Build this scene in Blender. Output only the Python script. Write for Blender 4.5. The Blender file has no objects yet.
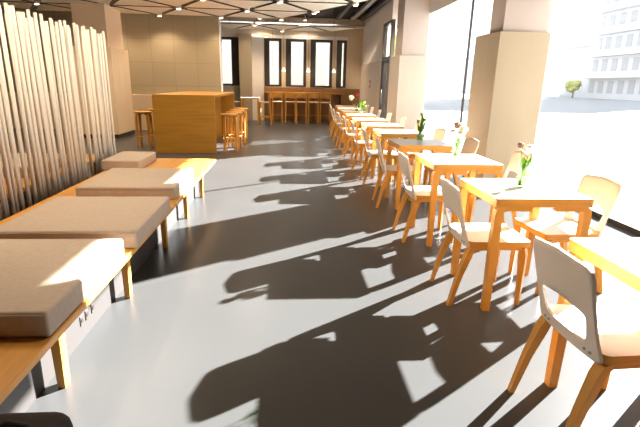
import bpy, bmesh, math, random
from mathutils import Matrix, Vector

random.seed(7)
SC = bpy.context.scene
COL = SC.collection
PI = math.pi

# ------------------------------------------------------------------ materials
def new_mat(name):
    m = bpy.data.materials.new(name)
    m.use_nodes = True
    nt = m.node_tree
    return m, nt, nt.nodes['Principled BSDF']

def plain(name, col, rough=0.5, spec=0.5, noise=0.0, scale=6.0, bump=0.0, bscale=200.0, metal=0.0):
    m, nt, b = new_mat(name)
    b.inputs['Roughness'].default_value = rough
    b.inputs['Specular IOR Level'].default_value = spec
    b.inputs['Metallic'].default_value = metal
    b.inputs['Base Color'].default_value = (*col, 1)
    tc = nt.nodes.new('ShaderNodeTexCoord')
    if noise > 0:
        n = nt.nodes.new('ShaderNodeTexNoise'); n.inputs['Scale'].default_value = scale
        n.inputs['Detail'].default_value = 4
        r = nt.nodes.new('ShaderNodeValToRGB')
        r.color_ramp.elements[0].position = 0.3; r.color_ramp.elements[1].position = 0.7
        r.color_ramp.elements[0].color = (*[c * (1 - noise) for c in col], 1)
        r.color_ramp.elements[1].color = (*[min(1, c * (1 + noise)) for c in col], 1)
        nt.links.new(tc.outputs['Object'], n.inputs['Vector'])
        nt.links.new(n.outputs['Fac'], r.inputs['Fac'])
        nt.links.new(r.outputs['Color'], b.inputs['Base Color'])
    if bump > 0:
        n2 = nt.nodes.new('ShaderNodeTexNoise'); n2.inputs['Scale'].default_value = bscale
        bp = nt.nodes.new('ShaderNodeBump'); bp.inputs['Strength'].default_value = bump
        bp.inputs['Distance'].default_value = 0.002
        nt.links.new(tc.outputs['Object'], n2.inputs['Vector'])
        nt.links.new(n2.outputs['Fac'], bp.inputs['Height'])
        nt.links.new(bp.outputs['Normal'], b.inputs['Normal'])
    return m

def wood(name, col, dark=0.75, stretch=(2, 30, 30), rough=0.42, spec=0.4):
    m, nt, b = new_mat(name)
    b.inputs['Roughness'].default_value = rough
    b.inputs['Specular IOR Level'].default_value = spec
    tc = nt.nodes.new('ShaderNodeTexCoord')
    mp = nt.nodes.new('ShaderNodeMapping'); mp.inputs['Scale'].default_value = stretch
    n = nt.nodes.new('ShaderNodeTexNoise'); n.inputs['Scale'].default_value = 1.0
    n.inputs['Detail'].default_value = 6; n.inputs['Distortion'].default_value = 0.6
    r = nt.nodes.new('ShaderNodeValToRGB')
    r.color_ramp.elements[0].position = 0.32; r.color_ramp.elements[1].position = 0.68
    r.color_ramp.elements[0].color = (*[c * dark for c in col], 1)
    r.color_ramp.elements[1].color = (*col, 1)
    nt.links.new(tc.outputs['Object'], mp.inputs['Vector'])
    nt.links.new(mp.outputs['Vector'], n.inputs['Vector'])
    nt.links.new(n.outputs['Fac'], r.inputs['Fac'])
    nt.links.new(r.outputs['Color'], b.inputs['Base Color'])
    return m

def emit(name, col, strength):
    m, nt, b = new_mat(name)
    b.inputs['Base Color'].default_value = (*col, 1)
    b.inputs['Emission Color'].default_value = (*col, 1)
    b.inputs['Emission Strength'].default_value = strength
    return m

def thin_glass(name, tint=(1, 1, 1), refl=0.06):
    m = bpy.data.materials.new(name); m.use_nodes = True
    nt = m.node_tree; nt.nodes.clear()
    o = nt.nodes.new('ShaderNodeOutputMaterial')
    t = nt.nodes.new('ShaderNodeBsdfTransparent'); t.inputs['Color'].default_value = (*tint, 1)
    g = nt.nodes.new('ShaderNodeBsdfGlossy'); g.inputs['Roughness'].default_value = 0.02
    mx = nt.nodes.new('ShaderNodeMixShader'); mx.inputs['Fac'].default_value = refl
    nt.links.new(t.outputs[0], mx.inputs[1]); nt.links.new(g.outputs[0], mx.inputs[2])
    nt.links.new(mx.outputs[0], o.inputs['Surface'])
    return m

def panel_grid(name, col, line, sx, sz, rough=0.35, spec=0.4):
    """large panels with thin joints, laid out in object x/z"""
    m, nt, b = new_mat(name)
    b.inputs['Roughness'].default_value = rough
    b.inputs['Specular IOR Level'].default_value = spec
    tc = nt.nodes.new('ShaderNodeTexCoord')
    mp = nt.nodes.new('ShaderNodeMapping'); mp.inputs['Rotation'].default_value = (PI / 2, 0, 0)
    br = nt.nodes.new('ShaderNodeTexBrick')
    br.offset = 0.0; br.inputs['Scale'].default_value = 1.0
    br.inputs['Brick Width'].default_value = sx; br.inputs['Row Height'].default_value = sz
    br.inputs['Mortar Size'].default_value = 0.008
    br.inputs['Color1'].default_value = (*col, 1)
    br.inputs['Color2'].default_value = (*[c * 0.93 for c in col], 1)
    br.inputs['Mortar'].default_value = (*line, 1)
    nt.links.new(tc.outputs['Object'], mp.inputs['Vector'])
    nt.links.new(mp.outputs['Vector'], br.inputs['Vector'])
    nt.links.new(br.outputs['Color'], b.inputs['Base Color'])
    return m

M = {}
M['floor'] = plain('floor_linoleum', (0.067, 0.0665, 0.066), 0.28, 0.10, noise=0.05, scale=1.3, bump=0.03, bscale=60)
M['white'] = plain('white_laminate', (0.80, 0.77, 0.72), 0.35, 0.4)
M['chair_white'] = plain('chair_white_lacquer', (0.80, 0.71, 0.62), 0.4, 0.35)
M['birch'] = wood('birch', (0.66, 0.32, 0.055), 0.78, (6, 6, 1.5))
M['birch_edge'] = wood('birch_edge', (0.66, 0.32, 0.055), 0.8, (3, 3, 60))
M['bench_wood'] = wood('bench_wood', (0.66, 0.31, 0.055), 0.82, (30, 1.5, 30))
M['oak'] = wood('bar_oak', (0.50, 0.235, 0.028), 0.78, (1.2, 8, 22))
M['far_wood'] = wood('far_wood', (0.36, 0.19, 0.08), 0.75, (12, 12, 1.2))
M['clad'] = wood('pale_cladding', (0.50, 0.405, 0.275), 0.94, (3, 3, 0.7), 0.5, 0.25)
M['clad_left'] = wood('pale_cladding_left', (0.76, 0.59, 0.40), 0.92, (3, 3, 0.7), 0.5, 0.25)
M['plaster'] = plain('pink_plaster', (0.60, 0.51, 0.45), 0.8, 0.2, noise=0.03, scale=3)
M['plaster_lit'] = plain('lit_plaster', (0.82, 0.62, 0.43), 0.8, 0.2)  # plaster tone raised to replace lamp light missing on the left shaft
M['clad_light'] = wood('light_cladding', (0.64, 0.55, 0.45), 0.95, (3, 3, 0.7), 0.5, 0.25)
M['plaster_white'] = plain('white_plaster', (0.86, 0.82, 0.78), 0.8, 0.2, noise=0.02, scale=3)
M['plaster_tan'] = plain('tan_plaster', (0.72, 0.61, 0.48), 0.8, 0.2, noise=0.04, scale=3)
M['panel'] = panel_grid('beige_panels', (0.46, 0.375, 0.24), (0.36, 0.29, 0.18), 0.61, 0.61)
M['black'] = plain('black_ceiling', (0.028, 0.022, 0.02), 0.8, 0.2)
M['dark'] = plain('dark_metal', (0.045, 0.038, 0.035), 0.4, 0.4)
M['grey_metal'] = plain('grey_metal', (0.30, 0.30, 0.31), 0.4, 0.5)
M['acoustic'] = plain('acoustic_panel', (0.90, 0.84, 0.74), 0.9, 0.1, noise=0.05, scale=5)
M['fabric'] = plain('cushion_fabric', (0.50, 0.41, 0.33), 0.95, 0.1, noise=0.05, scale=40, bump=0.25, bscale=400)
M['rod'] = plain('rod_white', (0.84, 0.80, 0.72), 0.55, 0.3)
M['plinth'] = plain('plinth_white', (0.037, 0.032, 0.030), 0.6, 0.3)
M['glass'] = thin_glass('window_glass', (0.98, 0.99, 0.99), 0.04)
M['vase_glass'] = thin_glass('vase_glass', (0.90, 0.97, 0.88), 0.10)
M['leaf'] = plain('leaf', (0.17, 0.28, 0.02), 0.5, 0.3, noise=0.25, scale=30)
M['leaf_bright'] = plain('leaf_bright', (0.24, 0.40, 0.012), 0.45, 0.3, noise=0.2, scale=30)
M['bloom_white'] = plain('bloom_white', (0.80, 0.76, 0.58), 0.6, 0.2)
M['bloom_brown'] = plain('bloom_brown', (0.20, 0.11, 0.06), 0.7, 0.2)
M['bloom_red'] = plain('bloom_red', (0.30, 0.02, 0.02), 0.6, 0.2)
M['pave'] = plain('pavement', (0.30, 0.297, 0.29), 0.8, 0.2, noise=0.04, scale=0.6)
M['facade'] = plain('facade_pale', (0.62, 0.62, 0.635), 0.8, 0.2)
M['facade_grey'] = plain('facade_grey', (0.46, 0.465, 0.48), 0.8, 0.2)
M['facade_tan'] = plain('facade_tan', (0.64, 0.58, 0.50), 0.8, 0.2)
M['pane_dark'] = plain('facade_window', (0.42, 0.43, 0.45), 0.4, 0.3)
M['foliage'] = plain('foliage', (0.40, 0.42, 0.15), 0.7, 0.2, noise=0.3, scale=4)
M['bark'] = plain('bark', (0.25, 0.18, 0.12), 0.9, 0.1)
M['lamp'] = emit('lamp_lens', (1.0, 0.82, 0.58), 6.0)
M['lamp_soft'] = emit('pendant_glow', (1.0, 0.80, 0.52), 3.0)
M['cream'] = plain('lamp_housing_white', (0.75, 0.70, 0.62), 0.5, 0.3)
M['red'] = plain('sign_red', (0.55, 0.05, 0.04), 0.5, 0.3)
M['sign_white'] = plain('sign_white', (0.8, 0.8, 0.78), 0.5, 0.3)
M['blind'] = plain('shadow_blind_cloth', (0.7, 0.66, 0.6), 0.9, 0.1)

# ------------------------------------------------------------------ mesh helpers
def box(bm, x0, x1, y0, y1, z0, z1, mi=0, bev=0.0, seg=1):
    r = bmesh.ops.create_cube(bm, size=1.0)
    vs = r['verts']
    for v in vs:
        v.co.x = x0 + (v.co.x + .5) * (x1 - x0)
        v.co.y = y0 + (v.co.y + .5) * (y1 - y0)
        v.co.z = z0 + (v.co.z + .5) * (z1 - z0)
    fs = set(f for v in vs for f in v.link_faces)
    for f in fs: f.material_index = mi
    if bev > 0:
        es = list(set(e for v in vs for e in v.link_edges))
        rb = bmesh.ops.bevel(bm, geom=es, offset=bev, segments=seg, profile=0.5, affect='EDGES')
        for f in rb['faces']: f.material_index = mi
    return vs

def rounded_slab(bm, x0, x1, y0, y1, z0, z1, rad, seg=4, top_mi=1, edge_mi=0, bev=0.003):
    """slab with rounded vertical corners; top and bottom faces carry top_mi/edge_mi"""
    pts = []
    for cx, cy, a0 in ((x1 - rad, y1 - rad, 0), (x0 + rad, y1 - rad, PI / 2), (x0 + rad, y0 + rad, PI), (x1 - rad, y0 + rad, 1.5 * PI)):
        for k in range(seg + 1):
            a = a0 + k * PI / 2 / seg
            pts.append((cx + rad * math.cos(a), cy + rad * math.sin(a)))
    prism(bm, pts, z0, z1, edge_mi, top_mi)

def prism(bm, pts, z0, z1, side_mi=0, top_mi=0):
    lo = [bm.verts.new((x, y, z0)) for x, y in pts]
    hi = [bm.verts.new((x, y, z1)) for x, y in pts]
    f = bm.faces.new(list(reversed(lo))); f.material_index = side_mi
    f = bm.faces.new(hi); f.material_index = top_mi
    n = len(pts)
    for i in range(n):
        f = bm.faces.new((lo[i], lo[(i + 1) % n], hi[(i + 1) % n], hi[i])); f.material_index = side_mi

def sweep_rect(bm, path, th, wd, mat=None, smooth=False):
    """rectangular bar along a path of 3D points lying in a vertical plane; th = in-plane thickness, wd = width across"""
    P = [Vector(p) for p in path]
    n = len(P)
    pl = None
    for i in range(n - 1):
        d = P[i + 1] - P[i]
        h = Vector((d.x, d.y, 0))
        if h.length > 1e-5:
            pl = h.normalized(); break
    if pl is None: pl = Vector((1, 0, 0))
    side = Vector((-pl.y, pl.x, 0))
    rings = []
    for i in range(n):
        d = (P[min(i + 1, n - 1)] - P[max(i - 1, 0)]).normalized()
        nrm = side.cross(d).normalized()
        t = (th[i] if isinstance(th, (list, tuple)) else th) / 2
        w = (wd[i] if isinstance(wd, (list, tuple)) else wd) / 2
        ring = [P[i] + nrm * a * t + side * b * w for a, b in ((1, 1), (-1, 1), (-1, -1), (1, -1))]
        if i == 0 and abs(P[0].z) < 1e-4:
            for q in ring: q.z = 0.0
        rings.append([bm.verts.new(q) for q in ring])
    for a, b in zip(rings, rings[1:]):
        for k in range(4):
            bm.faces.new((a[k], a[(k + 1) % 4], b[(k + 1) % 4], b[k]))
    bm.faces.new(list(reversed(rings[0]))); bm.faces.new(rings[-1])
    bmesh.ops.recalc_face_normals(bm, faces=bm.faces)

def tube(bm, path, r, seg=8, mi=0):
    P = [Vector(p) for p in path]; n = len(P)
    rings = []
    up = Vector((0, 0, 1))
    for i in range(n):
        d = (P[min(i + 1, n - 1)] - P[max(i - 1, 0)]).normalized()
        ref = up if abs(d.z) < 0.9 else Vector((1, 0, 0))
        a = d.cross(ref).normalized(); b = d.cross(a).normalized()
        rr = r[i] if isinstance(r, (list, tuple)) else r
        rings.append([bm.verts.new(P[i] + a * rr * math.cos(2 * PI * k / seg) + b * rr * math.sin(2 * PI * k / seg)) for k in range(seg)])
    for a, b in zip(rings, rings[1:]):
        for k in range(seg):
            f = bm.faces.new((a[k], a[(k + 1) % seg], b[(k + 1) % seg], b[k])); f.smooth = True; f.material_index = mi
    f = bm.faces.new(list(reversed(rings[0]))); f.material_index = mi
    f = bm.faces.new(rings[-1]); f.material_index = mi
    bmesh.ops.recalc_face_normals(bm, faces=bm.faces)

def lathe(bm, prof, seg=20, mi=0, close=True):
    rings = []
    for r, z in prof:
        rings.append([bm.verts.new((r * math.cos(2 * PI * k / seg), r * math.sin(2 * PI * k / seg), z)) for k in range(seg)])
    for a, b in zip(rings, rings[1:]):
        for k in range(seg):
            f = bm.faces.new((a[k], a[(k + 1) % seg], b[(k + 1) % seg], b[k])); f.smooth = True; f.material_index = mi
    if close:
        f = bm.faces.new(list(reversed(rings[0]))); f.material_index = mi
        f = bm.faces.new(rings[-1]); f.material_index = mi
    bmesh.ops.recalc_face_normals(bm, faces=bm.faces)

def obj(name, bm, mats, parent=None, loc=None):
    me = bpy.data.meshes.new(name)
    bm.to_mesh(me); bm.free()
    if not isinstance(mats, (list, tuple)): mats = [mats]
    for m in mats: me.materials.append(m)
    o = bpy.data.objects.new(name, me); COL.objects.link(o)
    if parent is not None: o.parent = parent
    if loc is not None: o.location = loc
    return o

def thing(name, label, cat, loc=(0, 0, 0), rz=0.0, group=None):
    o = bpy.data.objects.new(name, None); COL.objects.link(o)
    o.empty_display_size = 0.1
    o.location = loc; o.rotation_euler = (0, 0, rz)
    return tag(o, label, cat, group)

def tag(o, label, cat, group=None):
    o['label'] = label; o['category'] = cat
    if group: o['group'] = group
    return o

def struct(name, bm, mats, parent=None):
    o = obj(name, bm, mats, parent)
    if parent is None: o['kind'] = 'structure'
    return o

def dup(root, loc, rz, label=None, group=None):
    r = root.copy(); COL.objects.link(r)
    r.location = loc; r.rotation_euler = (0, 0, rz)
    if label: r['label'] = label
    if group: r['group'] = group
    for ch in list(root.children):
        c = ch.copy(); COL.objects.link(c); c.parent = r
        for g in list(ch.children):
            d = g.copy(); COL.objects.link(d); d.parent = c
    return r

def B(): return bmesh.new()
def boxobj(name, dims, mats, parent=None, bev=0.0, seg=1):
    bm = B(); box(bm, *dims, bev=bev, seg=seg); return obj(name, bm, mats, parent)
def boxstruct(name, dims, mats, bev=0.0):
    bm = B(); box(bm, *dims, bev=bev); return struct(name, bm, mats)

# ------------------------------------------------------------------ setting
WX = 3.5           # window plane
HEAD = 3.10        # window head
boxstruct('floor', (-9, WX + 0.02, -3.0, 17.7, -0.12, 0.0), M['floor'])
boxstruct('ceiling', (-9, WX + 0.3, -3.0, 17.9, 3.62, 3.75), M['black'])
boxstruct('wall_near', (-9, WX + 0.3, -3.2, -3.0, 0, 3.62), M['plaster_tan'])
boxstruct('wall_left', (-9.2, -9, -3.2, 17.9, 0, 3.62), M['plaster_tan'])
# beige panelled partition behind the bar table
boxstruct('wall_partition', (-9, -1.82, 13.4, 13.62, 0, 3.62), M['panel'])
boxstruct('trim_1', (-1.82, -1.79, 13.39, 13.63, 0, 2.98), M['plaster_white'])
boxstruct('trim_2', (-9, -2.9, 13.25, 13.4, 0, 0.97), M['clad_left'], bev=0.006)

# far wall with its windows: solid pieces around the openings
FY = 17.5
fw = B()
zb, zt = 1.24, 2.9
wins = [(-2.35, -1.66), (-0.78, -0.16), (0.0, 0.74), (0.90, 1.70), (1.86, 2.22)]
xs = -9.0
for a, b in wins:
    box(fw, xs, a, FY, FY + 0.2, 0, 3.62); xs = b
box(fw, xs, WX + 0.3, FY, FY + 0.2, 0, 3.62)
for a, b in wins:
    box(fw, a, b, FY, FY + 0.2, 0, zb); box(fw, a, b, FY, FY + 0.2, zt, 3.62)
struct('wall_far', fw, M['plaster_tan'])
bm = B(); box(bm, -1.22, -0.80, FY - 0.12, FY, 0, 3.0); struct('trim_3', bm, M['plaster_white'])      # pale pier
bm = B(); box(bm, -1.66, -1.22, FY - 0.35, FY, 0, 3.0); struct('trim_4', bm, M['clad'])               # tan pier
bm = B(); box(bm, -0.80, 2.25, FY - 0.05, FY, 2.9, 3.02); struct('trim_5', bm, M['plaster_white'])
bm = B(); box(bm, -0.80, 2.78, FY - 0.06, FY, 0, 1.2); struct('trim_6', bm, M['far_wood'])             # wood wainscot
for i, (a, b) in enumerate(wins):
    bm = B(); t = 0.09; tl, tr = (0.06, 0.30) if i == 0 else (0.19, 0.10)
    box(bm, a, a + tl, FY - 0.03, FY + 0.12, zb, zt); box(bm, b - tr, b, FY - 0.03, FY + 0.12, zb, zt)
    box(bm, a + tl, b - tr, FY - 0.03, FY + 0.12, zt - t, zt); box(bm, a + tl, b - tr, FY - 0.03, FY + 0.12, zb, zb + 0.06)
    w = struct('window_%d' % (i + 5), bm, M['dark'])
    bm = B(); box(bm, a + tl, b - tr, FY + 0.04, FY + 0.05, zb + 0.06, zt - t)
    obj('pane', bm, M['glass'], w)

# right side: window strip between clad pillars
def pillar(y0, y1, inset=0.06, far_inset=0.33, zc=2.09, x0=2.8, x1=3.5, cm='clad'):
    bm = B(); box(bm, x0 + inset, x1 - 0.01, y0 + inset, y1 - far_inset, zc, 3.62)
    p = struct('pillar', bm, M['plaster'])
    bm = B(); box(bm, x0, x1, y0, y1, 0.08, zc, bev=0.006)
    box(bm, x0 - 0.002, x1, y0 - 0.002, y1 + 0.002, zc - 0.36, zc - 0.352)
    obj('cladding', bm, M[cm], p)
    bm = B(); box(bm, x0 + 0.02, x1, y0 + 0.02, y1 - 0.02, 0, 0.08)
    obj('skirting', bm, M['dark'], p)
    return p
pillar(6.18, 6.98)
pillar(11.65, 12.75, cm='clad_light')
pillar(0.75, 1.55)
# solid wall above the window heads
boxstruct('wall_right', (WX - 0.02, WX + 0.3, -3.2, 17.9, HEAD, 3.62), M['plaster_white'])
# window bays : name -> y range and mullions
def bay(i, y0, y1, mulls, jambs=True):
    bm = B()
    box(bm, WX - 0.03, WX + 0.05, y0, y1, 0.0, 0.055)
    for m in ([y0 + 0.02] if jambs else []) + mulls:
        box(bm, WX - 0.012, WX + 0.03, m - 0.012, m + 0.012, 0.055, HEAD - 0.05)
    w = struct('window_%d' % i, bm, M['dark'])
    bm = B(); box(bm, WX - 0.03, WX + 0.05, y0, y1, HEAD - 0.05, HEAD); obj('window_head', bm, M['plaster_white'], w)
    bm = B(); box(bm, WX + 0.005, WX + 0.015, y0 + 0.01, y1 - 0.01, 0.03, HEAD - 0.03)
    obj('pane', bm, M['glass'], w)
bay(1, 1.55, 6.18, [], False)
bay(2, 6.98, 11.65, [9.05])
boxstruct('trim_9', (WX - 0.02, WX + 0.3, -3.0, 0.75, 0, HEAD), M['plaster_tan'])  # unseen solid wall put in to cut daylight on camera-facing surfaces
# far right return wall with glazed door
boxstruct('wall_return', (2.8, 2.95, 13.85, FY, 2.06, 3.62), M['plaster_white'])
boxstruct('trim_7', (2.76, 2.95, 13.85, FY, 0.0, 2.06), M['clad_light'])
boxstruct('trim_8', (2.8, 2.95, 12.75, 13.85, 3.05, 3.62), M['plaster_white'])
bm = B()
for yy in (12.80, 13.79): box(bm, 2.8, 2.9, yy - 0.05, yy + 0.05, 0, 3.05)
box(bm, 2.8, 2.9, 12.85, 13.74, 2.98, 3.05); box(bm, 2.8, 2.9, 12.85, 13.74, 2.06, 2.14)
d = struct('door_1', bm, M['dark'])
bm = B()
for yy in (12.90, 13.10, 13.30, 13.50, 13.69): box(bm, 2.81, 2.89, yy - 0.02, yy + 0.02, 0.01, 2.05)  # upright bars invented to look dark from here yet pass sun strips
box(bm, 2.82, 2.88, 12.92, 13.67, 0.01, 0.12); box(bm, 2.82, 2.88, 12.92, 13.67, 1.97, 2.05)
lf = obj('door_leaf', bm, M['dark'], d)
bm = B(); box(bm, 2.845, 2.855, 12.92, 13.67, 0.12, 1.97); obj('leaf_glass', bm, M['glass'], lf)
bm = B(); box(bm, 2.845, 2.855, 12.85, 13.74, 2.14, 2.98); obj('pane', bm, M['glass'], d)
bm = B(); tube(bm, [(2.79, 13.62, 0.85), (2.79, 13.62, 1.25)], 0.012); obj('handle', bm, M['grey_metal'], d)
# small red sign on the clad wall
s = thing('wall_sign', 'small square white sign with red ring on the pale wall panel by the far door', 'sign', (2.755, 15.4, 1.40), 0)
bm = B(); box(bm, -0.008, 0.005, -0.13, 0.13, -0.11, 0.11, bev=0.002); obj('sign_plate', bm, M['red'], s)
bm = B(); box(bm, -0.011, -0.008, -0.07, 0.07, -0.06, 0.06); obj('sign_face', bm, M['sign_white'], s)

# left pillar
bm = B(); box(bm, -4.75, -4.03, 11.28, 12.3, 2.06, 3.62); p = struct('pillar', bm, M['plaster_lit'])
bm = B(); box(bm, -4.8, -3.95, 11.2, 12.38, 0.1, 2.06, bev=0.006); obj('cladding', bm, M['clad_left'], p)
bm = B(); box(bm, -4.78, -3.97, 11.22, 12.36, 0.0, 0.1); obj('skirting', bm, M['dark'], p)

# ------------------------------------------------------------------ ceiling panels on a triangular lattice
S_ = 1.55; RH = S_ * math.sqrt(3) / 2; ZP = 2.97
def node(i, j):   # lattice node
    return (-0.12 + i * S_ + (j % 2) * S_ / 2, 10.1 + j * RH)
def tri_panel(pts):
    cx = sum(p[0] for p in pts) / 3; cy = sum(p[1] for p in pts) / 3
    k = 0.86
    q = [(cx + (x - cx) * k, cy + (y - cy) * k) for x, y in pts]
    # clip tips so corners stay clear of the lamp nodes
    out = []
    for a in range(3):
        p0, p1, p2 = q[a - 1], q[a], q[(a + 1) % 3]
        out.append((p1[0] + (p0[0] - p1[0]) * 0.06, p1[1] + (p0[1] - p1[1]) * 0.06))
        out.append((p1[0] + (p2[0] - p1[0]) * 0.06, p1[1] + (p2[1] - p1[1]) * 0.06))
    bm = B(); prism(bm, [(x - cx, y - cy) for x, y in out], 0, 0.02, 1, 1)
    bm.faces.ensure_lookup_table(); bm.faces[0].material_index = 0
    bmesh.ops.recalc_face_normals(bm, faces=bm.faces)
    o = obj('ceiling_panel', bm, [M['acoustic'], M['black']], None, (cx, cy, ZP))
    tag(o, 'beige triangular acoustic panel hung in the ceiling lattice', 'ceiling panel', 'triangular ceiling panels')
    bm = B(); tube(bm, [(0, 0, 0.02), (0, 0, 3.62 - ZP)], 0.006, 6); obj('hanger', bm, M['dark'], o)
lim = lambda x, y: x < 1.45 - (y - 10.1) / RH * S_ / 2 + 0.02
for j in range(-1, 2):
    for i in range(-5, 3):
        a = node(i, j); b = node(i + 1, j)
        up = (a[0] + S_ / 2, a[1] + RH)
        for T in ([a, b, up], [up, (up[0] + S_, up[1]), b]):
            if all(lim(x, y) for x, y in T) and min(x for x, y in T) > -8.5 and max(y for x, y in T) < 13.3:
                tri_panel(T)
for i in range(-2, 1):
    a = node(i, 3); b = node(i + 1, 3); up = (a[0] + S_ / 2, a[1] + RH)
    tri_panel([a, b, up])
    if i < 0: tri_panel([up, (up[0] + S_, up[1]), b])

SPOT_W = 54
def spotlight(x, y, k=1.0, z=ZP - 0.035):
    s = thing('spotlight', 'small cream spotlight added on the ceiling to brighten the far end' if z > 3 else 'small cream ceiling spotlight, at a panel joint or added as fill light', 'lamp', (x, y, z), 0, 'ceiling spotlights')
    bm = B(); lathe(bm, [(0.05, 0.0), (0.065, 0.015), (0.065, 0.075), (0.015, 0.09), (0.015, 3.62 - z)], 12); obj('housing', bm, M['cream'], s)
    bm = B(); lathe(bm, [(0.045, -0.004), (0.048, 0.0)], 12); obj('lens', bm, M['lamp'], s)
    l = bpy.data.lights.new('spot_light', 'SPOT'); l.energy = SPOT_W * k; l.color = (1.0, 0.79, 0.56)
    l.spot_size = math.radians(140); l.spot_blend = 0.6; l.shadow_soft_size = 0.05
    lo = bpy.data.objects.new('spot_light', l); COL.objects.link(lo); lo.parent = s; lo.location = (0, 0, -0.02)
for i, j in ((0, 0), (-1, 0), (-2, 0), (-3, 0), (0, 1), (-1, 1), (-2, 1), (-4, 1), (0, 2), (-1, 2), (-2, 2), (-3, 2), (-1, 3), (-2, 3), (0, 4), (1, 0)):
    x, y = node(i, j)
    if y > 12.9 and x < -1.75: continue
    spotlight(x, y, 0.7)
for i, j in ((0, 5), (-1, 5)):
    spotlight(*node(i, j), 2.2, 3.45)  # lamps added to brighten the far zone
for x, y, k in ((0.95, 14.8, 4.5), (1.5, 12.0, 1.0)):
    spotlight(x, y, k, 3.45)  # lamps added to brighten the far right return wall
for x, y in ((-1.1, 2.9), (-1.8, 3.3), (-1.6, 4.8), (-1.9, 6.3), (-3.3, 3.4), (-3.3, 4.6), (-3.4, 7.2), (-0.6, 7.6), (-5.0, 9.2), (-2.6, 9.3), (-0.3, 2.2)):
    spotlight(x, y, 0.74 if y < 7 else 1.3)  # fill lamps added off the joints for bench side, chairs and left pillar
# pale duct across the black ceiling
bm = B(); tube(bm, [(-8.9, 16.9, 3.30), (2.79, 16.9, 3.30)], 0.05, 10)
tag(obj('ceiling_pipe', bm, M['cream']), 'long cream pipe crossing under the black ceiling near the far wall', 'pipe')
for k, xx in enumerate((1.75, 2.25, 2.6)):
    bm = B(); box(bm, xx - 0.06, xx + 0.06, 9.0, 16.5, 3.45, 3.55)
    tag(obj('ceiling_beam', bm, M['grey_metal'] if k == 1 else M['dark']),
        ['dark ceiling beam nearest the triangular panels', 'grey ceiling duct in the middle of the black ceiling strip', 'dark ceiling beam running along the window side'][k], 'beam')

# ------------------------------------------------------------------ chairs
def ray_outer(poly, c, a):
    dx, dy = math.cos(a), math.sin(a)
    best = 1e9
    n = len(poly)
    for i in range(n):
        x1, y1 = poly[i]; x2, y2 = poly[(i + 1) % n]
        x1 -= c[0]; x2 -= c[0]; y1 -= c[1]; y2 -= c[1]
        ex, ey = x2 - x1, y2 - y1
        den = dx * ey - dy * ex
        if abs(den) < 1e-12: continue
        t = (x1 * ey - y1 * ex) / den
        u = (x1 * dy - y1 * dx) / den
        if t > 0 and -1e-6 <= u <= 1 + 1e-6: best = min(best, t)
    return (c[0] + dx * best, c[1] + dy * best)

def round_poly(pts, rads, seg=5):
    out = []
    n = len(pts)
    for i in range(n):
        p = Vector(pts[i]); a = Vector(pts[i - 1]); b = Vector(pts[(i + 1) % n]); r = rads[i]
        if r <= 0: out.append(tuple(p)); continue
        p0 = p + (a - p).normalized() * r; p1 = p + (b - p).normalized() * r
        for k in range(seg + 1):
            t = k / seg
            out.append(tuple(p0 * (1 - t) ** 2 + p * 2 * t * (1 - t) + p1 * t * t))
    return out

CH = 0.785
def chair_back(bm, th=0.012):
    outer = round_poly([(-0.196, 0.392), (0.196, 0.392), (0.184, 0.50), (0.184, 0.62), (0.190, CH - 0.012), (0.0, CH + 0.006), (-0.190, CH - 0.012), (-0.184, 0.62), (-0.184, 0.50)],
                       [0.03, 0.03, 0, 0, 0.035, 0, 0.035, 0, 0])
    hole = round_poly([(-0.128, 0.455), (0.128, 0.455), (0.142, 0.575), (0.0, 0.592), (-0.142, 0.575)], [0.035, 0.035, 0.025, 0.05, 0.025])
    c = (0.0, 0.52); N = 72; R = 7
    def pos(y, z, off):
        t = (z - 0.40) / (CH - 0.40)
        x = -0.192 - 0.105 * t + 0.30 * y * y - 0.012 * math.sin(PI * min(max(t, 0), 1)) * 0.4
        return (x - off, y, z)
    layers = []
    for off in (0.0, th):
        rings = []
        for r in range(R + 1):
            ring = []
            for k in range(N):
                a = 2 * PI * (k + 0.37) / N
                h = ray_outer(hole, c, a); o = ray_outer(outer, c, a)
                t = r / R
                ring.append(bm.verts.new(pos(h[0] + (o[0] - h[0]) * t, h[1] + (o[1] - h[1]) * t, off)))
            rings.append(ring)
        layers.append(rings)
    for li, rings in enumerate(layers):
        for a, b in zip(rings, rings[1:]):
            for k in range(N):
                f = bm.faces.new((a[k], a[(k + 1) % N], b[(k + 1) % N], b[k])); f.smooth = True
    for r, mi in ((0, 1), (R, 1)):
        a, b = layers[0][r], layers[1][r]
        for k in range(N):
            f = bm.faces.new((a[k], a[(k + 1) % N], b[(k + 1) % N], b[k])); f.material_index = mi
    bmesh.ops.recalc_face_normals(bm, faces=bm.faces)

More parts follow.
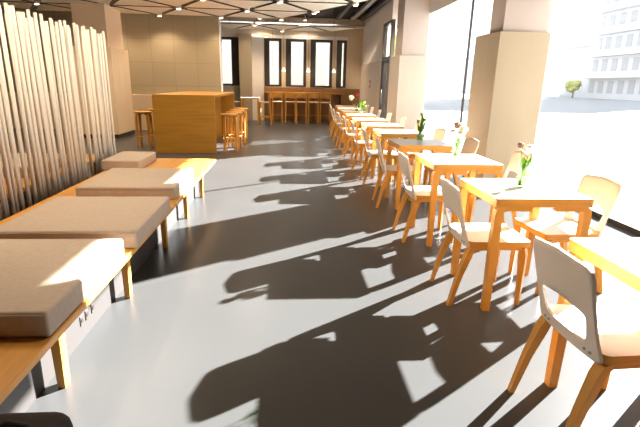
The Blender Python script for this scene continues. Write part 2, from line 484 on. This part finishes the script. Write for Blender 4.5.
def make_chair(label, loc, rz, group):
    t = thing('dining_chair', label, 'chair', loc, rz, group)
    bm = B(); rounded_slab(bm, -0.19, 0.21, -0.203, 0.203, 0.402, 0.440, 0.03)
    bmesh.ops.recalc_face_normals(bm, faces=bm.faces)
    obj('seat', bm, [M['birch_edge'], M['white']], t)
    bm = B(); chair_back(bm)
    bk = obj('backrest', bm, [M['chair_white'], M['white']], t)
    for yy in (-0.145, -0.115, 0.115, 0.145):
        bm = B(); tube(bm, [(-0.2145 + 0.3 * yy * yy, yy, 0.42), (-0.2055 + 0.3 * yy * yy, yy, 0.42)], 0.006, 8); obj('screw', bm, M['grey_metal'], bk)
    for s in (-1, 1):
        bm = B()
        sweep_rect(bm, [(-0.280, s * 0.192, 0), (-0.232, s * 0.186, 0.20), (-0.186, s * 0.180, 0.345), (-0.170, s * 0.178, 0.384), (-0.145, s * 0.177, 0.392), (-0.03, s * 0.176, 0.392)],
                   [0.024, 0.033, 0.042, 0.036, 0.020, 0.020], [0.030, 0.036, 0.045, 0.045, 0.045, 0.045])
        obj('leg', bm, M['birch'], t)
        bm = B()
        sweep_rect(bm, [(0.182, s * 0.182, 0), (0.180, s * 0.180, 0.20), (0.175, s * 0.178, 0.355), (0.170, s * 0.178, 0.384), (0.135, s * 0.178, 0.392), (0.03, s * 0.178, 0.392)],
                   [0.026, 0.036, 0.050, 0.040, 0.020, 0.020], [0.030, 0.036, 0.045, 0.045, 0.045, 0.045])
        obj('leg', bm, M['birch'], t)
    return t

# ------------------------------------------------------------------ tables
TW = 0.61; TH = 0.74
def make_table(label, loc, group):
    t = thing('cafe_table', label, 'table', loc, 0, group)
    bm = B(); rounded_slab(bm, -TW / 2, TW / 2, -TW / 2, TW / 2, TH - 0.052, TH, 0.012, 3)
    bmesh.ops.recalc_face_normals(bm, faces=bm.faces)
    obj('tabletop', bm, [M['birch_edge'], M['white']], t)
    h = TW / 2 - 0.026; zt_ = TH - 0.052
    for sx in (-1, 1):
        for sy in (-1, 1):
            bm = B()
            sweep_rect(bm, [(sx * h, sy * h, 0), (sx * h, sy * h, 0.3), (sx * h, sy * h, zt_ - 0.055), (sx * (h - 0.004), sy * h, zt_ - 0.03), (sx * (h - 0.018), sy * h, zt_ - 0.017), (sx * (h - 0.04), sy * h, zt_ - 0.0135), (sx * (h - 0.2), sy * h, zt_ - 0.0135)],
                       [0.042, 0.048, 0.05, 0.05, 0.042, 0.026, 0.026], [0.042, 0.046, 0.048, 0.048, 0.048, 0.048, 0.048])
            obj('leg', bm, M['birch'], t)
    return t

ords = ['nearest', 'second', 'third', 'fourth', 'fifth', 'sixth', 'seventh', 'eighth', 'ninth', 'tenth', 'farthest']
def nth(k, noun='table'):
    if k == 0: return 'the nearest ' + noun
    if k == 10: return 'the farthest ' + noun
    return 'the %s %s from the camera' % (ords[k], noun)
TFAR = [1.815, 3.13, 4.317, 5.54, 6.765, 7.88, 9.05, 10.35, 11.6, 12.9, 14.25]
TXL = [1.249, 1.249, 1.249, 1.25, 1.29, 1.29, 1.30, 1.32, 1.36, 1.42, 1.52]
t_first = None
tables = []
vases_on = {1, 2, 3, 7, 8}
for k, (yf, xl) in enumerate(zip(TFAR, TXL)):
    loc = (xl + TW / 2, yf - TW / 2, 0)
    extra = {0: 'cut off by the right picture edge', 1: 'with dark and white flowers', 2: 'with a white and green posy', 3: 'with a tall all-green posy'}.get(k, 'in the row along the windows')
    lab = 'white birch-edged table, %s, %s' % ({0: 'nearest of the row', 10: 'farthest of the row'}.get(k, '%s from the camera' % ords[k]), extra)
    if t_first is None: t_first = make_table(lab, loc, 'square tables in a row by the windows')
    else: dup(t_first, loc, 0, lab)
    tables.append(loc)

AISLE_Y = {0: 1.57, 1: 2.80, 2: 4.02}
WIN = {1: (1.92, 2.95, PI + 0.05), 2: (1.98, 4.25, PI - 0.12)}
c_first = None
for k, (tx, ty, _) in enumerate(tables):
    x = tx - TW / 2 + 0.095; y = AISLE_Y.get(k, ty + random.uniform(-0.05, 0.08))
    rz = {0: 0.03, 1: -0.02}.get(k, random.uniform(-0.08, 0.08))
    lab = 'white-backed birch chair on the aisle side of ' + nth(k)
    if c_first is None: c_first = make_chair(lab, (x, y, 0), rz, 'aisle-side chairs'); c_first['group'] = 'chairs at the square tables'
    else: dup(c_first, (x, y, 0), rz, lab)
    if k == 0: continue
    wx, wy, wr = WIN.get(k, (tx + TW / 2 + 0.06, ty + random.uniform(-0.03, 0.1), PI + random.uniform(-0.06, 0.06)))
    dup(c_first, (wx, wy, 0), wr, 'white-backed birch chair on the window side of ' + nth(k))

# ------------------------------------------------------------------ vases and flowers
def ellipsoid(bm, c, r, mi=0, rot=None, sub=2):
    res = bmesh.ops.create_icosphere(bm, subdivisions=sub, radius=1.0)
    mtx = Matrix.Diagonal((*r, 1))
    if rot is not None: mtx = rot.to_4x4() @ mtx
    for v in res['verts']:
        v.co = mtx @ v.co + Vector(c)
        for f in v.link_faces: f.material_index = mi; f.smooth = True

def leaf(bm, base, tip, w):
    b, t = Vector(base), Vector(tip)
    d = (t - b); s = d.cross(Vector((0, 0, 1)))
    if s.length < 1e-4: s = Vector((1, 0, 0))
    s = s.normalized() * w; n = s.cross(d).normalized() * w * 0.25
    prof = [(0, 0.08), (0.25, 0.8), (0.5, 1.0), (0.75, 0.7), (1, 0.05)]
    rows = []
    for u, k in prof:
        p = b + d * u
        rows.append([bm.verts.new(p - s * k - n * k), bm.verts.new(p + n * 0.6 * k), bm.verts.new(p + s * k - n * k)])
    for a, c in zip(rows, rows[1:]):
        for q in range(2):
            f = bm.faces.new((a[q], a[q + 1], c[q + 1], c[q])); f.smooth = True

def vase(label, loc, h=0.17, r=0.040):
    v = thing('glass_vase', label, 'vase', loc, 0, 'glass vases on the tables')
    bm = B(); lathe(bm, [(r * 0.9, 0.0), (r, 0.01), (r * 0.95, h * 0.5), (r * 1.08, h), (r * 1.0, h), (r * 0.88, h * 0.5), (r * 0.9, 0.014)], 18); obj('glass_wall', bm, M['vase_glass'], v)
    bm = B(); lathe(bm, [(r * 0.84, 0.014), (r * 0.88, 0.05), (r * 0.84, 0.07)], 16); obj('green_filling', bm, M['leaf_bright'], v)
    return v

def bunch(label, loc, blooms, leaves, h0=0.06):
    v = thing('flower_bunch', label, 'flowers', loc, random.uniform(0, 6), None)
    v.rotation_euler = (0, 0, 0)
    for (x, y, z, r, m) in blooms:
        bm = B(); tube(bm, [(x * 0.1, y * 0.1, h0), (x * 0.35, y * 0.35, z * 0.6), (x, y, z)], 0.0025, 6)
        st = obj('stem', bm, M['leaf'], v)
        bm = B()
        for q in range(9):
            a = q * 2.4; ph = 0.25 + 0.9 * (q / 9)
            d = Vector((math.cos(a) * math.sin(ph), math.sin(a) * math.sin(ph), math.cos(ph)))
            ellipsoid(bm, Vector((x, y, z)) + d * r * 0.55, (r * 0.5, r * 0.42, r * 0.30), 0, d.to_track_quat('Y', 'Z').to_matrix(), 1)
        ellipsoid(bm, (x, y, z), (r * 0.55, r * 0.55, r * 0.5))
        obj('bloom', bm, M[m], st)
    for (x0, z0, x1, y1, z1, w) in leaves:
        bm = B(); leaf(bm, (x0, 0, z0), (x1, y1, z1), w)
        bmesh.ops.solidify(bm, geom=list(bm.faces), thickness=0.0015)
        obj('leaf', bm, M['leaf_bright' if w > 0.013 else 'leaf'], v)
    return v

vp = [((1.565, 2.85), 'slim clear vase with green filling on the second table from the camera'),
      ((1.580, 4.10), 'slim clear vase with green filling on the third table from the camera'),
      ((1.600, 5.36), 'slim clear vase with green filling on the fourth table from the camera'),
      ((1.64, 10.05), 'slim clear vase on the eighth table, small and far down the row'),
      ((1.72, 11.25), 'slim clear vase on the ninth table, behind the red and white flowers')]
for (x, y), lab in vp: vase(lab, (x, y, TH))
bunch('one dark brown bloom and one white bloom with green leaves in the nearest vase', (1.565, 2.85, TH),
      [(-0.045, 0.0, 0.270, 0.030, 'bloom_brown'), (0.022, 0.0, 0.245, 0.042, 'bloom_white')],
      [(-0.01, 0.12, 0.05, 0.01, 0.20, 0.026), (0.0, 0.11, 0.0, 0.02, 0.2, 0.024), (0, 0.12, 0.045, -0.01, 0.22, 0.012), (0.0, 0.1, -0.01, 0.02, 0.19, 0.010), (0, 0.06, 0.01, 0.0, 0.17, 0.014)])
bunch('pale green and white posy with a dark top in the second nearest vase', (1.580, 4.10, TH),
      [(-0.02, 0.0, 0.285, 0.045, 'bloom_brown'), (0.045, 0.01, 0.235, 0.06, 'bloom_white'), (-0.05, -0.01, 0.215, 0.052, 'bloom_white'), (0.01, -0.03, 0.2, 0.045, 'bloom_white')],
      [(0, 0.1, 0.09, 0.02, 0.23, 0.012), (0, 0.1, -0.09, 0.02, 0.24, 0.014), (0, 0.05, 0.0, 0.0, 0.17, 0.016), (0, 0.08, 0.03, 0.05, 0.2, 0.014)])
bunch('tall leafy all-green posy in the third nearest vase', (1.600, 5.36, TH),
      [(0.0, 0.0, 0.30, 0.03, 'leaf_bright'), (0.035, 0.0, 0.24, 0.03, 'leaf'), (-0.035, 0.0, 0.22, 0.03, 'leaf')],
      [(0, 0.08, 0.06, 0.02, 0.25, 0.02), (0, 0.1, -0.06, 0.02, 0.27, 0.02), (0, 0.05, 0.0, 0.0, 0.20, 0.02), (0, 0.08, 0.03, 0.05, 0.33, 0.02), (0, 0.08, -0.05, -0.03, 0.2, 0.02), (0, 0.1, 0.07, -0.02, 0.19, 0.02)])
bunch('bushy green posy on the eighth table far down the row', (1.64, 10.05, TH),
      [(0.05, 0.0, 0.24, 0.05, 'leaf_bright'), (0.08, 0.03, 0.16, 0.05, 'leaf')],
      [(0, 0.1, 0.14, 0.0, 0.24, 0.03), (0, 0.1, 0.1, 0.05, 0.32, 0.03), (0, 0.1, 0.0, 0.05, 0.30, 0.03), (0, 0.08, 0.13, 0.02, 0.14, 0.03)])
bunch('white bloom and dark red bloom far down the row of tables', (1.72, 11.25, TH),
      [(-0.14, 0.0, 0.30, 0.09, 'bloom_white'), (-0.02, 0.02, 0.36, 0.08, 'bloom_red')],
      [(0, 0.1, 0.1, 0.0, 0.2, 0.03), (0, 0.1, -0.12, 0.02, 0.2, 0.03)])

# ------------------------------------------------------------------ bench with cushions
PT = 0.41
def make_bench(label, x_front, x_back, y0, y1, leg_ys, plinth=True):
    s = -1 if x_back < x_front else 1
    t = thing('bench', label, 'bench', ((x_front + x_back) / 2, y0, 0))
    cx, cy = (x_front + x_back) / 2, y0
    a, b = min(x_front, x_back) - cx, max(x_front, x_back) - cx
    bm = B(); box(bm, a, b, 0, y1 - y0, PT - 0.035, PT, bev=0.004); obj('platform', bm, M['bench_wood'], t)
    for yy in leg_ys:
        for xx in (x_front + s * 0.13, x_back - s * 0.06):
            bm = B(); sweep_rect(bm, [(xx - cx, yy - cy, 0), (xx - cx + 0.0005, yy - cy, PT - 0.035)], [0.034, 0.045], [0.05, 0.055]); obj('leg', bm, M['birch'], t)
    if plinth:
        px = x_front + s * 0.208
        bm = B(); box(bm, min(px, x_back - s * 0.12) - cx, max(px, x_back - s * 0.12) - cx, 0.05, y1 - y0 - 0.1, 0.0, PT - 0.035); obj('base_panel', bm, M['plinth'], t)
    return t
LEGS = [0.97, 1.886, 2.79, 3.73, 4.60, 5.50]
make_bench('long birch plywood bench with cushions along the left, in front of the rod screen', -0.895, -1.97, 0.5, 5.9, LEGS)
make_bench('birch plywood bench behind the rod screen, glimpsed between the rods', -3.45, -2.36, 2.6, 6.2, [2.9, 3.9, 4.9, 5.9], False)

def cushion(label, x0, x1, y0, y1, h=0.112, rz=0.0):
    bm = B(); w, d = x1 - x0, y1 - y0
    box(bm, -w / 2, w / 2, -d / 2, d / 2, 0, h, bev=0.014, seg=3)
    for f in bm.faces: f.smooth = True
    o = obj('seat_cushion', bm, M['fabric'], None, ((x0 + x1) / 2, (y0 + y1) / 2, PT))
    o.rotation_euler = (0, 0, rz)
    tag(o, label, 'cushion', 'flat bench cushions')
    # seam piping round the lower edge
    bm = B(); e = 0.003; tube(bm, [(-w / 2 - e + 0.014, -d / 2 - 0.001, h - 0.014), (w / 2 - 0.014, -d / 2 - 0.001, h - 0.014)], 0.003, 6); obj('piping', bm, M['fabric'], o)
    return o
cushion('flat beige-brown bench cushion nearest the camera, with a bright sun patch', -1.72, -0.90, 1.61, 2.46)
cushion('flat beige bench cushion second from the camera, fully in shade', -1.70, -0.875, 2.585, 3.43, rz=0.01)
cushion('flat beige bench cushion third from the camera, sunlit at its right side', -1.72, -0.925, 3.74, 4.62, rz=0.02)
cushion('small-looking beige cushion set back on the far end of the long bench', -2.0, -1.60, 5.03, 5.72)
cushion('nearer beige cushion on the bench behind the rod screen', -3.3, -2.5, 3.0, 3.9)
cushion('farther beige cushion on the bench behind the rod screen', -3.3, -2.5, 4.6, 5.5)

# power outlets on the bench base
for k, yy in enumerate((2.285, 2.352, 2.43)):
    o = thing('power_outlet', ['lowest black power outlet on the white bench base, nearest the camera', 'middle black power outlet on the white bench base', 'farthest black power outlet on the white bench base'][k], 'outlet', (-1.1025, yy, 0.112), 0, 'power outlets on the bench base')
    bm = B(); box(bm, -0.0005, 0.005, -0.018, 0.018, -0.028, 0.028, bev=0.002); obj('outlet_plate', bm, M['dark'], o)
    bm = B(); tube(bm, [(0.005, 0, 0), (0.008, 0, 0)], 0.012, 12); obj('outlet_socket', bm, M['black'], o)

# black bag shape for an unidentified dark blur in the picture corner
bg_ = thing('stand_in', 'unidentified dark blur shown as a black bag standing by the bench, only its top showing in the bottom left corner', 'stand_in', (-0.755, 1.11, 0), 0.0)
bm = B(); box(bm, -0.13, 0.13, -0.10, 0.10, 0, 0.43, bev=0.06, seg=4)
for f in bm.faces: f.smooth = True
obj('body', bm, M['black'], bg_)
bm = B(); tube(bm, [(-0.05, -0.02, 0.42), (-0.045, -0.02, 0.45), (0, -0.02, 0.462), (0.045, -0.02, 0.45), (0.05, -0.02, 0.42)], 0.009, 8); obj('handle', bm, M['black'], bg_)
bm = B(); box(bm, -0.09, 0.09, 0.10, 0.125, 0.05, 0.24, bev=0.011, seg=2); obj('pocket', bm, M['black'], bg_)

# ------------------------------------------------------------------ rod screen
rs = thing('rod_screen', 'tall see-through screen of thin white upright rods behind the long bench', 'screen', (-2.13, 2.0, 0))
bm = B(); box(bm, -0.06, 0.06, 0, 3.86, 0, 0.20, bev=0.004); obj('base', bm, M['far_wood'], rs)
NR = 98
for k in range(NR):
    yy = 0.03 + k * (3.80 / (NR - 1)) + random.uniform(-0.006, 0.006)
    xx = random.uniform(-0.03, 0.03); top = 1.86 + random.uniform(-0.03, 0.05)
    bm = B(); tube(bm, [(xx, yy, 0.20), (xx + random.uniform(-0.015, 0.015), yy + random.uniform(-0.012, 0.012), top)], 0.0138, 8); obj('rod', bm, M['rod'], rs)

# ------------------------------------------------------------------ bar table and stools
bt = thing('bar_table', 'tall oak block bar table with solid end panel at the end of the benches', 'table', (-1.95, 9.08, 0))
bm = B(); box(bm, -0.585, 0.585, 0.05, 3.4, 1.06, 1.11, bev=0.003); obj('tabletop', bm, M['oak'], bt)
bm = B(); box(bm, -0.585, 0.585, 0.0, 0.05, 0.0, 1.11, bev=0.003); obj('end_panel', bm, M['oak'], bt)
bm = B(); box(bm, -0.585, 0.585, 3.35, 3.40, 0.0, 1.06); obj('end_panel', bm, M['oak'], bt)
bm = B(); box(bm, -0.25, 0.25, 0.05, 3.35, 0.0, 1.06); obj('core_panel', bm, M['oak'], bt)

def make_stool(label, loc, rz, h=0.75):
    t = thing('bar_stool', label, 'stool', loc, rz, 'bar stools at the oak table')
    bm = B(); lathe(bm, [(0.168, h - 0.035), (0.175, h - 0.03), (0.175, h - 0.004), (0.170, h)], 28); obj('seat', bm, M['birch'], t)
    for q in range(4):
        a = PI / 4 + q * PI / 2; c, s = math.cos(a), math.sin(a)
        bm = B(); sweep_rect(bm, [(c * 0.165, s * 0.165, 0), (c * 0.160, s * 0.160, h - 0.12), (c * 0.150, s * 0.150, h - 0.068), (c * 0.12, s * 0.12, h - 0.048), (c * 0.05, s * 0.05, h - 0.047)],
                             [0.026, 0.036, 0.036, 0.024, 0.024], [0.035, 0.045, 0.048, 0.048, 0.048]); obj('leg', bm, M['birch'], t)
    bm = B(); ring = [(0.150 * math.cos(2 * PI * k / 24), 0.150 * math.sin(2 * PI * k / 24), 0.25) for k in range(25)]
    tube(bm, ring, 0.010, 6); obj('footrest', bm, M['birch'], t)
    return t
st = make_stool('round birch bar stool, nearest on the right side of the oak bar table', (-1.13, 9.45, 0), 0.2)
for x, y, lab in ((-1.10, 10.05, 'round birch bar stool, second on the right side of the oak bar table'), (-1.12, 10.8, 'round birch bar stool, third on the right side of the oak bar table'),
                  (-1.10, 11.6, 'round birch bar stool, farthest on the right side of the oak bar table'),
                  (-2.92, 9.75, 'round birch bar stool, nearer one on the left side of the oak bar table'), (-2.92, 10.7, 'round birch bar stool, farther one on the left side of the oak bar table')):
    dup(st, (x, y, 0), random.uniform(0, 1.5), lab)

# ------------------------------------------------------------------ far counter, high chairs, pendants
fc = thing('window_counter', 'long wooden counter under the far windows', 'counter', (0.65, 17.2, 0))
bm = B(); box(bm, -1.4, 1.5, -0.25, 0.235, 1.0, 1.05, bev=0.003); obj('countertop', bm, M['oak'], fc)
for xx in (-1.3, -0.45, 0.45, 1.4):
    bm = B(); box(bm, xx - 0.03, xx + 0.03, -0.2, 0.2, 0, 1.0); obj('support', bm, M['far_wood'], fc)
def make_high(label, loc, rz):
    t = thing('high_chair', label, 'chair', loc, rz, 'high chairs at the far end')
    h = 0.74
    bm = B(); rounded_slab(bm, -0.18, 0.18, -0.19, 0.19, h - 0.035, h, 0.03); bmesh.ops.recalc_face_normals(bm, faces=bm.faces); obj('seat', bm, [M['birch_edge'], M['chair_white']], t)
    bm = B(); n = 10; rows = []
    for k in range(n + 1):
        u = -1 + 2 * k / n; y = 0.20 * u; x = -0.20 + 0.05 * u * u
        rows.append([bm.verts.new((x, y, h + 0.13)), bm.verts.new((x - 0.014, y, h + 0.13)), bm.verts.new((x - 0.024, y, h + 0.28)), bm.verts.new((x - 0.010, y, h + 0.28))])
    for a, b in zip(rows, rows[1:]):
        for q in range(4): bm.faces.new((a[q], a[(q + 1) % 4], b[(q + 1) % 4], b[q]))
    bm.faces.new(rows[0]); bm.faces.new(list(reversed(rows[-1])))
    bmesh.ops.recalc_face_normals(bm, faces=bm.faces)
    obj('backrest', bm, M['birch'], t)
    for s in (-1, 1):
        bm = B(); sweep_rect(bm, [(-0.21, s * 0.175, 0), (-0.17, s * 0.17, 0.5), (-0.165, s * 0.17, h), (-0.178, s * 0.17, h + 0.24)], [0.03, 0.04, 0.035, 0.02], 0.032); obj('leg', bm, M['birch'], t)
        bm = B(); sweep_rect(bm, [(0.17, s * 0.165, 0), (0.16, s * 0.16, h - 0.035)], [0.03, 0.04], 0.035); obj('leg', bm, M['birch'], t)
        bm = B(); box(bm, -0.19, 0.165, s * 0.165 - 0.012, s * 0.165 + 0.012, 0.24, 0.27); obj('stretcher', bm, M['birch'], t)
    bm = B(); box(bm, 0.155, 0.18, -0.165, 0.165, 0.24, 0.27); obj('footrest', bm, M['birch'], t)
    return t
hc = make_high('high chair at the far counter, leftmost of its row', (-0.30, 16.55, 0), PI / 2)
for x, y, rz, lab in ((0.16, 16.6, PI / 2, 'high chair at the far counter, second from the left'), (0.55, 16.55, PI / 2, 'high chair at the far counter, third from the left'),
                      (0.98, 16.6, PI / 2, 'high chair at the far counter, fourth from the left'), (1.40, 16.55, PI / 2, 'high chair at the far counter, rightmost of its row'),
                      (-1.62, 15.7, 0, 'high chair left of the small white high table'), (-0.70, 15.75, PI, 'high chair right of the small white high table')):
    dup(hc, (x, y, 0), rz, lab)
ht = thing('high_table', 'small white-topped high table in front of the tan pier at the far end', 'table', (-1.18, 15.7, 0))
bm = B(); rounded_slab(bm, -0.3, 0.3, -0.3, 0.3, 0.84, 0.88, 0.02); bmesh.ops.recalc_face_normals(bm, faces=bm.faces); obj('tabletop', bm, [M['birch_edge'], M['white']], ht)
for sx in (-1, 1):
    for sy in (-1, 1):
        bm = B(); sweep_rect(bm, [(sx * 0.265, sy * 0.265, 0), (sx * 0.265 + 0.0005, sy * 0.265, 0.84)], [0.035, 0.045], [0.035, 0.045]); obj('leg', bm, M['birch'], ht)
for x, lab in ((-0.47, 'small glowing pendant lamp at the far windows, leftmost of four'), (-0.08, 'small glowing pendant lamp at the far windows, second from the left'),
               (0.80, 'small glowing pendant lamp at the far windows, third from the left'), (1.72, 'small glowing pendant lamp at the far windows, rightmost of four')):
    t = thing('pendant_lamp', lab, 'lamp', (x, 17.0, 1.76), 0, 'pendant lamps at the far windows')
    bm = B(); lathe(bm, [(0.05, 0.0), (0.055, 0.03), (0.02, 0.11), (0.008, 0.12)], 14); obj('lamp_shade', bm, M['lamp_soft'], t)
    bm = B(); tube(bm, [(0, 0, 0.12), (0, 0, 1.86)], 0.004, 6); obj('cord', bm, M['dark'], t)

# unseen blinds added at the window head to shade the bench cushions
rb = thing('shadow_blind', 'unseen roller blind added to shade the nearest bench cushion', 'blind', (WX - 0.06, 1.6, 0))
bm = B(); box(bm, -0.003, 0.003, 0, 3.44, 2.50, 3.01); obj('shadow_blind_cloth', bm, M['blind'], rb)
bm = B(); tube(bm, [(0, 0, 3.02), (0, 3.44, 3.02)], 0.025, 10); obj('roller', bm, M['grey_metal'], rb)
rb = thing('shadow_blind', 'narrow unseen roller blind added by the pillar to shade the second bench cushion', 'blind', (WX - 0.06, 5.62, 0))
bm = B(); box(bm, -0.003, 0.003, 0, 0.615, 2.58, 3.01); obj('shadow_blind_cloth', bm, M['blind'], rb)
bm = B(); tube(bm, [(0, 0, 3.02), (0, 0.615, 3.02)], 0.025, 10); obj('roller', bm, M['grey_metal'], rb)

# ------------------------------------------------------------------ outside
bm = B(); box(bm, WX + 0.02, 160, -60, 160, -0.3, -0.04)
g = struct('ground', bm, M['pave'])
bm = B(); box(bm, -60, WX + 0.02, 17.7, 160, -0.3, -0.04); struct('ground_far', bm, M['pave'])
for k, yy in enumerate((4.6, 8.4, 13.0, 19.0)):
    bm = B(); sweep_rect(bm, [(3.7, yy, -0.04), (30, yy + 12, -0.04)], 0.004, 0.04); o = struct('trim_%d' % (10 + k), bm, M['grey_metal'])

def building(label, x0, x1, y0, y1, h, floors, mat, balc=True, cols=6):
    t = thing('building', label, 'building', ((x0 + x1) / 2, (y0 + y1) / 2, -0.04))
    w, d = (x1 - x0) / 2, (y1 - y0) / 2
    bm = B(); box(bm, -w, w, -d, d, 0, h); obj('wall', bm, mat, t)
    bm = B(); box(bm, -w - 0.3, w + 0.3, -d - 0.3, d + 0.3, h, h + 0.5); obj('roof', bm, M['facade_grey'], t)
    fh = h / floors
    for f in range(floors):
        for c in range(cols):
            yy = -d + (c + 0.5) * 2 * d / cols; q = d / cols * 0.55
            bm = B(); box(bm, -w - 0.05, -w + 0.02, yy - q, yy + q, f * fh + 0.9, f * fh + fh - 0.5); obj('window', bm, M['pane_dark'], t)
        if balc and f > 0:
            bm = B(); box(bm, -w - 1.4, -w, -d + 0.3, d - 0.3, f * fh - 0.1, f * fh + 0.9); obj('balcony', bm, M['facade'], t)
building('tall white balconied building across the square, at the right edge', 52, 70, 64, 78, 27, 8, M['facade'])
building('lower pale grey building across the square, left of the tall one', 58, 70, 84, 96, 9.5, 3, M['facade_grey'], False)
building('long low building far down the street seen through the middle window', 30, 60, 118, 130, 8, 3, M['facade'], False)
building('pale building beyond the far windows', -8, 6, 42, 54, 7, 2, M['facade_tan'], False)
def tree(label, x, y, h, r):
    t = thing('tree', label, 'tree', (x, y, -0.04))
    bm = B(); tube(bm, [(0, 0, 0), (0.1, 0, h * 0.55)], [0.14, 0.08], 8); obj('trunk', bm, M['bark'], t)
    bm = B()
    for q in range(14):
        a = random.uniform(0, 2 * PI); rr = random.uniform(0, r * 0.7)
        ellipsoid(bm, (rr * math.cos(a), rr * math.sin(a), h * 0.62 + random.uniform(-r, r) * 0.5), (r * 0.45,) * 3, 0, None, 1)
    for v in bm.verts: v.co += Vector((random.uniform(-1, 1), random.uniform(-1, 1), random.uniform(-1, 1))) * r * 0.08
    obj('crown', bm, M['foliage'], t)
tree('small yellowish tree at the foot of the buildings across the square', 49, 77, 3.0, 1.3)
tree('green tree outside behind the far glazed door', 8.5, 36, 6, 2.2)

# ------------------------------------------------------------------ light, sky, camera
sun = bpy.data.lights.new('sun', 'SUN'); sun.energy = 39.0; sun.angle = math.radians(0.53); sun.color = (1.0, 0.985, 0.96)
so = bpy.data.objects.new('sun', sun); COL.objects.link(so)
sd = Vector((-1.86, -1.33, -1.0)).normalized()
so.rotation_euler = sd.to_track_quat('-Z', 'Y').to_euler(); so.location = (20, 15, 12)

w = bpy.data.worlds.new('sky'); SC.world = w; w.use_nodes = True
nt = w.node_tree
bg = nt.nodes['Background']
tc = nt.nodes.new('ShaderNodeTexCoord'); sx = nt.nodes.new('ShaderNodeSeparateXYZ')
rp = nt.nodes.new('ShaderNodeValToRGB')
rp.color_ramp.elements[0].position = 0.0; rp.color_ramp.elements[0].color = (1.0, 0.98, 0.96, 1)
rp.color_ramp.elements[1].position = 0.8; rp.color_ramp.elements[1].color = (0.72, 0.83, 1.0, 1)
nt.links.new(tc.outputs['Generated'], sx.inputs[0]); nt.links.new(sx.outputs['Z'], rp.inputs['Fac'])
nt.links.new(rp.outputs['Color'], bg.inputs['Color']); bg.inputs['Strength'].default_value = 1.4

f, yaw, pitch, roll, H = 453.48, 0.0785, 0.2789, -0.0229, 1.3722
fwv = Vector((math.sin(yaw) * math.cos(pitch), math.cos(yaw) * math.cos(pitch), -math.sin(pitch)))
rt = Vector((math.cos(yaw), -math.sin(yaw), 0)); dn = fwv.cross(rt)
r2 = rt * math.cos(roll) + dn * math.sin(roll); d2 = -rt * math.sin(roll) + dn * math.cos(roll)
cam = bpy.data.cameras.new('camera'); cam.sensor_width = 36; cam.lens = f / 640 * 36; cam.clip_start = 0.05; cam.clip_end = 500
co = bpy.data.objects.new('camera', cam); COL.objects.link(co)
mw = Matrix(((r2.x, -d2.x, -fwv.x, 0), (r2.y, -d2.y, -fwv.y, 0), (r2.z, -d2.z, -fwv.z, H), (0, 0, 0, 1)))
co.matrix_world = mw
SC.camera = co

vs = SC.view_settings
vs.view_transform = 'Standard'; vs.look = 'None'; vs.gamma = 1.0; vs.exposure = 1.0
vs.use_curve_mapping = False
cy = SC.cycles
cy.use_denoising = True
cy.max_bounces = 12; cy.diffuse_bounces = 6; cy.transparent_max_bounces = 16
cy.sample_clamp_indirect = 8.0
cy.caustics_reflective = False; cy.caustics_refractive = False
